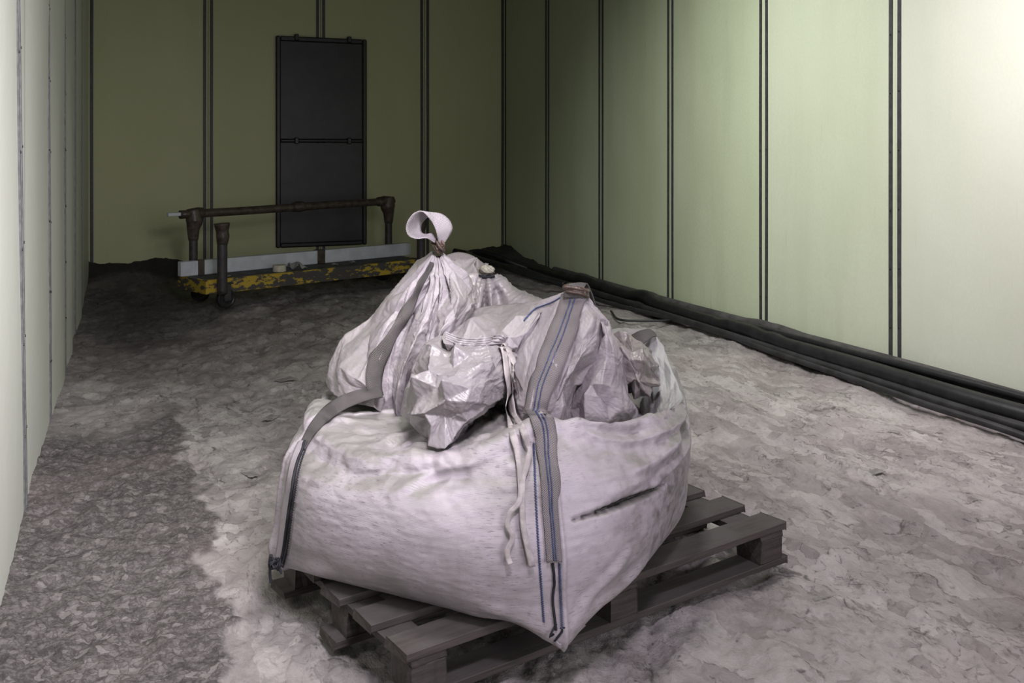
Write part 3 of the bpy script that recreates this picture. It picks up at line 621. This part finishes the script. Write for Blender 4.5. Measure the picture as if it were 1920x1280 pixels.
rear = [[(885, 515, 3.32), (870, 545, 3.40), (862, 590, 3.4), (860, 640, 3.4)],
 [(900, 517, 3.26), (882, 548, 3.22), (874, 590, 3.16), (876, 640, 3.12)],
 [(906, 519, 3.25), (900, 550, 3.17), (896, 590, 3.10), (898, 640, 3.08)],
 [(911, 520, 3.25), (909, 550, 3.20), (908, 590, 3.15), (908, 640, 3.1)],
 [(915, 520, 3.245), (920, 550, 3.16), (922, 590, 3.09), (922, 640, 3.08)],
 [(919, 520, 3.25), (932, 550, 3.20), (938, 590, 3.14), (938, 640, 3.1)],
 [(924, 519, 3.25), (948, 548, 3.17), (960, 585, 3.10), (960, 640, 3.08)],
 [(929, 517, 3.26), (968, 545, 3.20), (992, 572, 3.12), (992, 640, 3.08)],
 [(931, 515, 3.30), (988, 550, 3.35), (1025, 575, 3.35), (1020, 640, 3.3)]]
cloth('gathered_liner', T(rear), 70, 120, 'film', .02, .008, 10, 7, 26, .05, .001, 'shiny film liner gathered under a knot at the rear')
rearL = [[(836, 500, 3.35), (850, 476, 3.36), (885, 484, 3.36), (915, 500, 3.34)],
 [(832, 520, 3.22), (850, 500, 3.20), (880, 505, 3.20), (905, 520, 3.22)],
 [(830, 560, 3.15), (855, 545, 3.08), (880, 545, 3.10), (900, 560, 3.15)],
 [(830, 620, 3.1), (855, 620, 3.05), (880, 620, 3.05), (900, 620, 3.1)]]
cloth('crumpled_rim', rearL, 60, 60, 'film', .010, .004, 20, 1, 8, .06, .001, lin=(7, 8), jit=.016)

bvh = BVHTree.FromPolygons([tuple(v) for v in np.concatenate(FABV)], [tuple(map(int, f)) for f in np.concatenate(FABF)])
def drop(u, v, zdef, off=.004):
    o = Vector((0, 0, H)); d = (Vector(P(u, v, 1.0))-o).normalized(); hit, nn, i, dist = bvh.ray_cast(o, d)
    if hit is None: return P(u, v, zdef), Vector(-d)
    if nn.dot(d) > 0: nn = -nn
    hc = hit.x*ST+hit.y*CT
    if zdef and abs(hc-zdef) > .25: return P(u, v, zdef), Vector(-d)
    return np.array(hit)+np.array(nn)*off, nn
def ribbon(name, L, R, mat, thick=.003, n=80, parent=None, across=7, lift=0.0, label=None, raw=False, sm=3, front=False):
    """strap between two edges given in pixels + depth; laid on the cloth below it"""
    Lp = cr(L, n); Rp = cr(R, n); g = np.zeros((n, across, 3))
    for i in range(n):
        for j in range(across):
            p = Lp[i]+(Rp[i]-Lp[i])*j/(across-1); 
            if front:      # rests on whatever cloth lies nearer than its own hang line
                o_ = Vector((0, 0, H)); d_ = Vector(P(p[0], p[1], 1.0))-o_; hit, nn, k_, ds = bvh.ray_cast(o_, d_.normalized())
                hc = hit.x*ST+hit.y*CT if hit is not None else 9; g[i, j] = P(p[0], p[1], min(p[2], hc-.008) if abs(hc-p[2]) < .2 else p[2])
            else: g[i, j] = P(*p) if raw else drop(p[0], p[1], p[2], .008+lift)[0]
    for _ in range(sm):
        q = g.copy(); q[1:-1] = .25*g[:-2]+.5*g[1:-1]+.25*g[2:]; g = q; q = g.copy(); q[:, 1:-1] = .25*g[:, :-2]+.5*g[:, 1:-1]+.25*g[:, 2:]; g = q
    if not raw:
        ker = np.hanning(9)[1:-1]; ker /= ker.sum()
        eye = np.array((0, 0, H))
        for _ in range(2):
            need = np.zeros((n, across))
            for i in range(n):
                for j in range(across):
                    d = Vector(g[i, j]-eye); l = d.length; hit, nn, k_, ds = bvh.ray_cast(Vector(eye), d/l)
                    if hit is not None and -.02 < l-ds+.004 < .035: need[i, j] = max(0, l-ds+.004)
            row = .75*need.max(1)
            row = np.convolve(np.pad(np.maximum.reduce([row, np.roll(row, 1), np.roll(row, -1)]), 3, 'edge'), ker, 'valid')
            dirs = eye-g; dirs /= np.linalg.norm(dirs, axis=-1, keepdims=True)
            g = g+dirs*np.maximum(row[:, None], .8*need)[..., None]
            for q_ in range(2): q = g.copy(); q[1:-1] = .25*g[:-2]+.5*g[1:-1]+.25*g[2:]; g = q; q = g.copy(); q[:, 1:-1] = .25*g[:, :-2]+.5*g[:, 1:-1]+.25*g[:, 2:]; g = q
    L1 = np.concatenate([[0], np.cumsum(np.linalg.norm(np.diff(g[:, across//2], axis=0), axis=-1))]); wd = np.linalg.norm(g[n//2, -1]-g[n//2, 0])
    uv = np.stack([np.repeat(L1[:, None], across, 1), np.broadcast_to(np.linspace(0, max(wd, .03), across), (n, across))], -1).reshape(-1, 2)
    o = from_np(name, g.reshape(-1, 3), grid_faces(n, across), mat, None, True, uv)
    md = o.modifiers.new('thickness', 'SOLIDIFY'); md.thickness = thick; md.offset = 0
    if label: o['label'] = label
    keep(o, parent or bag); return o, g
def stitch(name, pts, mat, parent, rad=.0016, zig=.0, n=160, lift=.003):
    p = cr(pts, n); V = []
    for i in range(n):
        q = drop(p[i][0], p[i][1], p[i][2], lift)[0]; V.append(q)
    V = np.array(V); q = V.copy(); q[1:-1] = .25*V[:-2]+.5*V[1:-1]+.25*V[2:]; V = q
    if zig:
        t = np.gradient(V, axis=0); t /= np.linalg.norm(t, axis=1)[:, None]+1e-9; s = np.cross(t, (0, 0, 1.0)) if abs(t[:, 2]).mean() < .7 else np.cross(t, np.array((ST, CT, 0))); s /= np.linalg.norm(s, axis=1)[:, None]+1e-9
        V = V+s*(zig*np.where(np.arange(n) % 2, 1, -1))[:, None]
    o = tube(name, V, rad, mat, None, 5, n if zig else n, False); return keep(o, bag) if parent is None else sub(o, parent)
def sub(o, par):
    o.parent = par; o.matrix_parent_inverse = Matrix(); return o
# front-corner strap: taped loop down to the rim, over the rim and down the seam
st1, g1 = ribbon('lifting_strap', [(1056, 552, 2.71), (1040, 600, 2.66), (1016, 660, 2.6), (996, 720, 2.55), (984, 778, 2.5)], [(1098, 560, 2.71), (1080, 620, 2.65), (1056, 680, 2.57), (1034, 730, 2.54), (1020, 778, 2.5)], 'web', label='soiled webbing strap rising to the taped loop')
st2, g2 = ribbon('lifting_strap', [(988, 772, 2.46), (1000, 800, 2.42), (1010, 860, 2.38), (1016, 950, 2.34), (1024, 1052, 2.33)], [(1028, 770, 2.47), (1040, 800, 2.43), (1044, 860, 2.38), (1049, 950, 2.34), (1057, 1052, 2.33)], 'web', label='pale webbing strap sewn down the front corner')
def strap_stitch(g, f, par, off=.0026, rad=.0013, zig=.0013, k=3):
    n, m = g.shape[:2]; N = normals(g); view = np.array((0, 0, H))-g; N = np.where((N*view).sum(-1, keepdims=True) < 0, -N, N)
    c = f*(m-1); a = int(c); b = min(a+1, m-1); w_ = c-a; V = cr(g[:, a]*(1-w_)+g[:, b]*w_, n*k); O = cr(N[:, a], n*k); D = cr(g[:, -1]-g[:, 0], n*k); D /= np.linalg.norm(D, axis=1)[:, None]
    V = V+O*off+D*(zig*np.where(np.arange(n*k) % 2, 1, -1))[:, None]
    return sub(tube('stitch_line', V[2:-2], rad, 'blue', None, 5, n*k-4), par)
stitch('seam_stitching', [(1001, 830, 2.38), (1003, 900, 2.36), (1008, 1000, 2.33), (1014, 1090, 2.32), (1020, 1165, 2.33)], 'blue', None, .0018, .0018, 150, .003)
stitch('seam_stitching', [(1050, 1055, 2.33), (1052, 1110, 2.32), (1055, 1178, 2.33)], 'blue', None, .0018, .0018, 70, .003)
stitch('seam_cord', [(1036, 1055, 2.33), (1039, 1090, 2.32), (1036, 1120, 2.32), (1039, 1150, 2.32), (1043, 1180, 2.33)], 'navy', None, .0035, .0, 60, .004)
stitch('seam_stitching', [(1068, 548, 2.72), (1040, 566, 2.75), (1005, 580, 2.78), (982, 602, 2.78)], 'blue', None, .002, .0012, 60, .004)
# left strap
st3, g3 = ribbon('lifting_strap', [(806, 492, 2.92), (774, 545, 2.88), (735, 615, 2.82), (694, 670, 2.79), (688, 718, 2.78), (700, 742, 2.77)], [(816, 494, 2.92), (785, 552, 2.87), (752, 620, 2.82), (720, 680, 2.78), (712, 720, 2.76), (716, 742, 2.75)], 'webdark', label='grimy webbing strap climbing to the standing loop')
st4, g4 = ribbon('lifting_strap', [(712, 724, 2.76), (670, 731, 2.78), (632, 746, 2.79), (603, 767, 2.79), (578, 800, 2.76), (560, 838, 2.72)], [(718, 744, 2.72), (686, 751, 2.72), (648, 766, 2.72), (617, 787, 2.72), (591, 812, 2.715), (572, 842, 2.70)], 'webdark', label='grimy webbing strap crossing the shoulder to the left corner', sm=4, front=True)
p4 = [(572, 828, 2.74), (558, 868, 2.72), (549, 920, 2.68), (541, 975, 2.66), (533, 1030, 2.64), (524, 1060, 2.64)]
ribbon('lifting_strap', [(a-10, b, c) for a, b, c in p4], [(a+2, b, c) for a, b, c in p4], 'webpale', .003, 70, None, 5, 0, 'pale strap edge along the left corner', sm=3)
stitch('seam_cord', [(a+3, b, c) for a, b, c in p4], 'navy', None, .0045, 0, 80, .008)
stitch('seam_stitching', [(a+8, b, c) for a, b, c in p4], 'navy', None, .002, .0015, 120, .005)
# standing loop
lp = [((822, 456, 2.915), (831, 458, 2.93)), ((820, 441, 2.90), (843, 441, 2.955)), ((815, 425, 2.895), (848, 427, 2.965)), ((806, 410, 2.89), (841, 411, 2.97)), ((791, 396, 2.89), (824, 400, 2.97)), ((774, 402, 2.89), (804, 405, 2.965)), ((762, 422, 2.89), (791, 419, 2.96)), ((765, 440, 2.89), (790, 435, 2.955)), ((780, 447, 2.895), (800, 439, 2.95)), ((800, 446, 2.90), (811, 437, 2.94)), ((815, 455, 2.91), (822, 450, 2.93))]
lo_, _ = ribbon('standing_loop', [a for a, b in lp], [b for a, b in lp], 'webpale', .003, 90, None, 7, 0, 'pale webbing loop standing upright', True, 1)
def lump(name, c, r, mat, seed, sq=(1, 1, 1), label=None, par=None, amp=.45):
    bm = bmesh.new(); bmesh.ops.create_icosphere(bm, subdivisions=4, radius=1); V = np.array([v.co for v in bm.verts])
    d = 1+amp*crumple(V[:, 0]*1.8+V[:, 2]*1.1+seed, V[:, 1]*1.8-V[:, 2]*.9, seed, 3)
    for v, q, s in zip(bm.verts, V, d): v.co = Vector(q*s*r*np.array(sq))+Vector(c)
    me = bpy.data.meshes.new(name); bm.to_mesh(me); bm.free(); o = link(name, me, mat); keep(o, par or bag)
    if label: o['label'] = label
    return o
lump('loop_knot', P(824, 461, 2.925), .019, 'knot', 3, (1, 1, 1.1), 'brown tape knot below the standing loop')
lump('loop_knot', P(912, 506, 3.25), .023, 'knotpale', 5, (1.3, 1, .75), 'yellowed film knot at the rear')
tube_pts = [P(900+24*t, 517+2*math.sin(3*t), 3.235) for t in np.linspace(0, 1.15, 6)]
keep(tube('tie_band', tube_pts, .006, 'navy'), bag)
# taped front loop: folded loop bent back and wrapped
ribbon('taped_loop', [(1056, 556, 2.70), (1058, 544, 2.70), (1064, 534, 2.71), (1080, 531, 2.74), (1096, 533, 2.78), (1108, 560, 2.82), (1116, 585, 2.84)], [(1098, 560, 2.70), (1098, 548, 2.69), (1096, 540, 2.70), (1098, 535, 2.73), (1102, 533, 2.77), (1112, 556, 2.80), (1118, 580, 2.83)], 'webdark', .004, 60, None, 7, 0, 'folded end of the front loop', True, 1)
for k, (va, vb, r) in enumerate(((538, 546, .0065), (541, 552, .005), (544, 556, .006))):
    keep(tube('tape_wrap', [P(1058+2*k, va, 2.705), P(1074, (va+vb)/2-2, 2.69), P(1090, (va+vb)/2, 2.69), P(1101, vb, 2.71), P(1098, vb-4, 2.77), P(1074, va-4, 2.78)], r, 'knot', None, 8, 40, True), bag)
# rear loop strap
ribbon('rear_loop', [(838, 478, 3.30), (860, 473, 3.31), (885, 479, 3.31), (910, 496, 3.29)], [(834, 492, 3.27), (856, 490, 3.27), (880, 497, 3.26), (904, 512, 3.25)], 'web', .003, 50, None, 7, 0, 'flattened webbing loop at the rear', True, 1)
ribbon('side_loop', [(1184, 628, 2.98), (1200, 620, 2.97), (1218, 617, 2.98), (1228, 624, 3.0)], [(1200, 650, 2.93), (1212, 640, 2.93), (1224, 632, 2.95), (1231, 630, 2.97)], 'webdark', .003, 40, None, 7, 0, 'dirty webbing loop lying on the standing rim', True, 1)
# ribbed hem above the spout
for k in range(4):
    stitch('hem_rib', [(834, 624+4*k, 2.66), (862, 634+4*k, 2.65), (900, 636+4*k, 2.64), (934, 630+4*k, 2.67), (946, 633+4*k, 2.68)], 'fab', None, .0038, 0, 60, .002)
# hanging ties
def tie(pts, w, nm='hanging_tie'):
    p = np.array(pts, float); t = np.gradient(p[:, :2], axis=0); t /= np.linalg.norm(t, axis=1)[:, None]; s = np.stack([t[:, 1], -t[:, 0]], 1)
    L = p.copy(); R = p.copy(); L[:, :2] += s*w; R[:, :2] -= s*w
    return ribbon(nm, L, R, 'cord', .002, 110, None, 4, .010, None, False, 5)
tie([(936, 645, 2.60), (940, 680, 2.56), (947, 720, 2.53), (955, 770, 2.47), (963, 820, 2.39), (972, 870, 2.36), (977, 910, 2.35), (974, 942, 2.34), (955, 962, 2.34), (951, 985, 2.34), (962, 1005, 2.33), (950, 1030, 2.33), (957, 1052, 2.33)], 5.0)
tie([(938, 645, 2.60), (950, 682, 2.58), (962, 730, 2.53), (972, 775, 2.46), (990, 830, 2.38), (995, 848, 2.37), (988, 872, 2.36), (980, 905, 2.35), (979, 945, 2.34), (980, 985, 2.33), (987, 1020, 2.33), (996, 1056, 2.33)], 5.5)
tie([(938, 645, 2.60), (948, 665, 2.58), (958, 690, 2.57), (962, 722, 2.56)], 5.0)
for g_, o_ in ((g1, st1), (g2, st2)):
    for f_ in (.42, .58): strap_stitch(g_, f_, o_)
# frayed corners
rr = random.Random(3)
def fray(name, u, v, zc, n, sp):
    V = []; Fc = []
    base = P(u, v, zc)
    pts = [base+np.array(c2w(rr.gauss(0, sp), rr.gauss(0, sp*.6), rr.gauss(0, sp))) for _ in range(n)]
    return keep(tube(name, pts, .0028, 'navy', None, 5, n*5), bag)
fray('frayed_thread', 1046, 1182, 2.285, 60, .010); fray('frayed_thread', 516, 1058, 2.60, 40, .009)
keep(tube('frayed_thread', [P(508, 1040, 2.60), P(506, 1060, 2.60), P(512, 1064, 2.6), P(530, 1058, 2.62)], .005, 'navy'), bag)
keep(tube('frayed_thread', [P(507, 1058, 2.60), P(506, 1075, 2.60), P(508, 1092, 2.60)], .004, 'navy'), bag)
ribbon('corner_hem', [(1018, 1168, 2.31), (1030, 1180, 2.29), (1042, 1198, 2.275), (1052, 1206, 2.275), (1066, 1192, 2.29), (1090, 1168, 2.34)], [(1006, 1176, 2.33), (1024, 1190, 2.30), (1040, 1207, 2.28), (1052, 1215, 2.28), (1070, 1199, 2.30), (1098, 1172, 2.35)], 'fab', .003, 50, None, 4, 0, None, True, 1)

# ------------------------------------------------------------------ platform trolley
tl = F(413, 578, 0); LF = np.array(c2w((413-960)/FPX*7.85, 7.85, 0)); RFt = np.array(c2w((785-960)/FPX*9.3, 9.3, 0)); dv = RFt-LF; TL = float(np.hypot(dv[0], dv[1])); trz = math.atan2(dv[1], dv[0])
tro = empty('platform_trolley', (LF[0], LF[1], 0), 'low steel platform trolley with peeling yellow edge and pipe rail', 'trolley', None, trz)
def tb(nm, lo, hi, mat, bev=.004, par=None): o = box(nm, lo, hi, mat, par or tro, bev); return o
def tt_(nm, pts, r, mat, seg=14, n=None, par=None): return tube(nm, pts, r, mat, par or tro, seg, n)
TW = .46; DZ = .245
tb('deck', (-.10, .03, DZ-.03), (TL+.05, TW+.06, DZ), 'deck')
tb('side_beam', (-.10, .012, DZ-.115), (TL+.05, .045, DZ+.004), 'yellow'); tb('side_beam', (-.10, TW+.05, DZ-.11), (TL+.05, TW+.08, DZ+.004), 'yellow')
tb('end_beam', (-.12, .012, DZ-.115), (-.10, TW+.08, DZ+.004), 'yellow'); tb('end_beam', (TL+.05, .012, DZ-.115), (TL+.07, TW+.08, DZ+.004), 'yellow')
PH = {(0, 0): .70, (1, 0): .70, (0, 1): .76, (1, 1): .80}
for i, x in enumerate((0, TL)):
    for j, y in enumerate((0, TW)):
        yy = y-.035 if j == 0 else y+.03
        tt_('post', [(x, yy, .13), (x, yy, .4), (x, yy, PH[(i, j)])], .041 if j == 0 else .036, 'steel', 18)
        if j == 0:
            o = tt_('tape_wrapping', [(x, yy, PH[(i, j)]-.16), (x+.004, yy, PH[(i, j)]-.10), (x, yy, PH[(i, j)]-.05), (x-.004, yy, PH[(i, j)]+.012)], [.044, .054, .052, .066], 'tape', 14, 20)
        else:
            tt_('tape_wrapping', [(x, yy, PH[(i, j)]-.22), (x, yy, PH[(i, j)]-.12), (x+.01*(1-2*i), yy, PH[(i, j)]-.05), (x, yy, PH[(i, j)]+.05)], [.042, .055, .075, .058], 'tape', 14, 20)
yr = TW+.03
tt_('hand_rail', [(-.12, yr, .765), (TL*.3, yr, .775), (TL*.65, yr, .79), (TL+.06, yr, .80)], .037, 'tape', 14, 40)
for f in (.02, .5, .965): tt_('tape_wrapping', [(TL*f-.06, yr, .768+.033*f), (TL*f, yr, .77+.033*f), (TL*f+.05, yr, .771+.033*f)], [.046, .052, .045], 'tape', 12, 14)
tb('rail_stub', (-.23, yr-.02, .755), (-.10, yr+.02, .785), 'foam')
# wheels
for i, x in enumerate((.06, TL-.08)):
    for j, y in enumerate((.02, TW+.02)):
        wn = bmesh.new(); prof = [(.0, -.024), (.03, -.024), (.036, -.018), (.058, -.018), (.066, -.022), (.078, -.020), (.082, -.012), (.082, .012), (.078, .020), (.066, .022), (.058, .018), (.036, .018), (.03, .024), (0, .024)]
        ns = 28; V = [(x+r*math.cos(2*math.pi*k/ns), y+yy, .083+r*math.sin(2*math.pi*k/ns)) for r, yy in prof for k in range(ns)]
        wh = from_np('wheel', V, grid_faces(len(prof), ns, True), 'black', tro, False); wn.free()
        fk = bmesh.new()
        for s in (-1, 1): box_bm(fk, (x-.030, y+s*.034-.004, .065), (x+.030, y+s*.034+.004, DZ-.035), .003)
        box_bm(fk, (x-.05, y-.045, DZ-.042), (x+.05, y+.045, DZ-.030), .003); me = bpy.data.meshes.new('caster_fork'); fk.to_mesh(me); fk.free(); link('caster_fork', me, 'steel', tro, False)
tt_('hook', [(TL-.12, TW+.06, DZ), (TL-.11, TW+.06, DZ+.07), (TL-.04, TW+.06, DZ+.09), (TL+.02, TW+.06, DZ+.05), (TL+.06, TW+.06, DZ+.02)], .012, 'black', 8)
# things lying on the trolley
def lay(name, label, cat, lx, ly, lz, rz=0): c, s = math.cos(trz), math.sin(trz); return empty(name, (LF[0]+c*lx-s*ly, LF[1]+s*lx+c*ly, lz), label, cat, None, trz+rz)
fo = lay('foam_channel', 'long pale blue-grey foam channel lying along the trolley deck', 'foam channel', -.17, TW-.10, DZ+.004)
FLn = TL+.36
bm = bmesh.new(); box_bm(bm, (0, 0, 0), (FLn, .07, .125), .006); me = bpy.data.meshes.new('channel'); bm.to_mesh(me); bm.free(); link('channel', me, 'foam', fo, False)
for a, b in ((FLn*.545, FLn*.58), (.15, .21)):
    tb('tape_band', (a, -.003, -.001), (b, .073, .129), 'tape', .003, fo)
ro = lay('tape_roll', 'cream roll of masking tape on the trolley deck', 'tape roll', .62, .12, DZ+.003)
prof = [(.036, 0), (.055, 0), (.058, .004), (.058, .055), (.055, .059), (.036, .059), (.034, .055), (.034, .004), (.036, 0)]
V = [(r*math.cos(2*math.pi*k/32), r*math.sin(2*math.pi*k/32), z) for r, z in prof for k in range(32)]; from_np('tape', V, grid_faces(len(prof), 32, True), 'roll', ro, False)
V = [(r*math.cos(2*math.pi*k/32), r*math.sin(2*math.pi*k/32), z) for r, z in ((.0338, .003), (.0338, .057), (.031, .057), (.031, .003), (.0338, .003)) for k in range(32)]; from_np('core', V, grid_faces(5, 32, True), 'tape', ro, False)
def scrap(name, label, cat, pos, sx, sy, zup, mat, seed, rz=0, grp=None, n=14):
    s, t = np.meshgrid(np.linspace(-1, 1, n), np.linspace(-1, 1, n)); ang = np.arctan2(t, s); k = 1-.28*np.abs(vnoise(ang*1.7+seed, ang*0+seed, seed))
    x, y = s*k*sx, t*k*sy; z = zup*(.55+.5*crumple(s*1.3+seed, t*1.3, seed, 2))*(1-.5*(s*s+t*t)/2); z = np.maximum(z, .0)+.002
    o = from_np(name, np.stack([x, y, z], -1).reshape(-1, 3), grid_faces(n, n), mat); o.location = tuple(pos); o.rotation_euler = (0, 0, rz)
    md = o.modifiers.new('thickness', 'SOLIDIFY'); md.thickness = .0015; md.offset = 1; return tag(o, label, cat, grp)
c_, s_ = math.cos(trz), math.sin(trz); onT = lambda lx, ly: (LF[0]+c_*lx-s_*ly, LF[1]+s_*lx+c_*ly, DZ+.001)
scrap('paper_scrap', 'crumpled grey paper beside the tape roll', 'scrap', onT(.80, .13), .075, .055, .085, 'scrap', 3, trz)
scrap('paper_scrap', 'small torn paper scrap near the middle of the trolley deck', 'scrap', onT(1.20, .12), .035, .02, .03, 'scrap', 5, trz)
scrap('paper_scrap', 'small pale scrap below the tape band of the foam channel', 'scrap', onT(1.42, .16), .03, .022, .045, 'scrap', 6, trz)
scrap('paper_scrap', 'flat pale scrap beside the front left trolley post', 'scrap', onT(.10, .12), .06, .035, .012, 'scrap', 8, trz)

# ------------------------------------------------------------------ loose crust chips on the floor
CH = [(508, 770, .085, .05, 'pale crust flake on the floor left of the bag shoulder', 2), (535, 705, .10, .06, 'rounded crust flake on the floor behind the bag to the left', 4),
      (470, 880, .07, .04, 'crust flake on the smooth strip left of the bag', 10), (1640, 870, .09, .04, 'pale crust flake near the hoses on the right', 7)]
for u, v, sx, sy, lb, sd in CH:
    if not lb: continue
    q = F(u, v, .005); scrap('crust_flake', lb, 'flake', (q[0], q[1], fz(q[0], q[1])+.001), sx*.6, sy*.6, .005, 'chip', sd, random.uniform(0, 3), None)
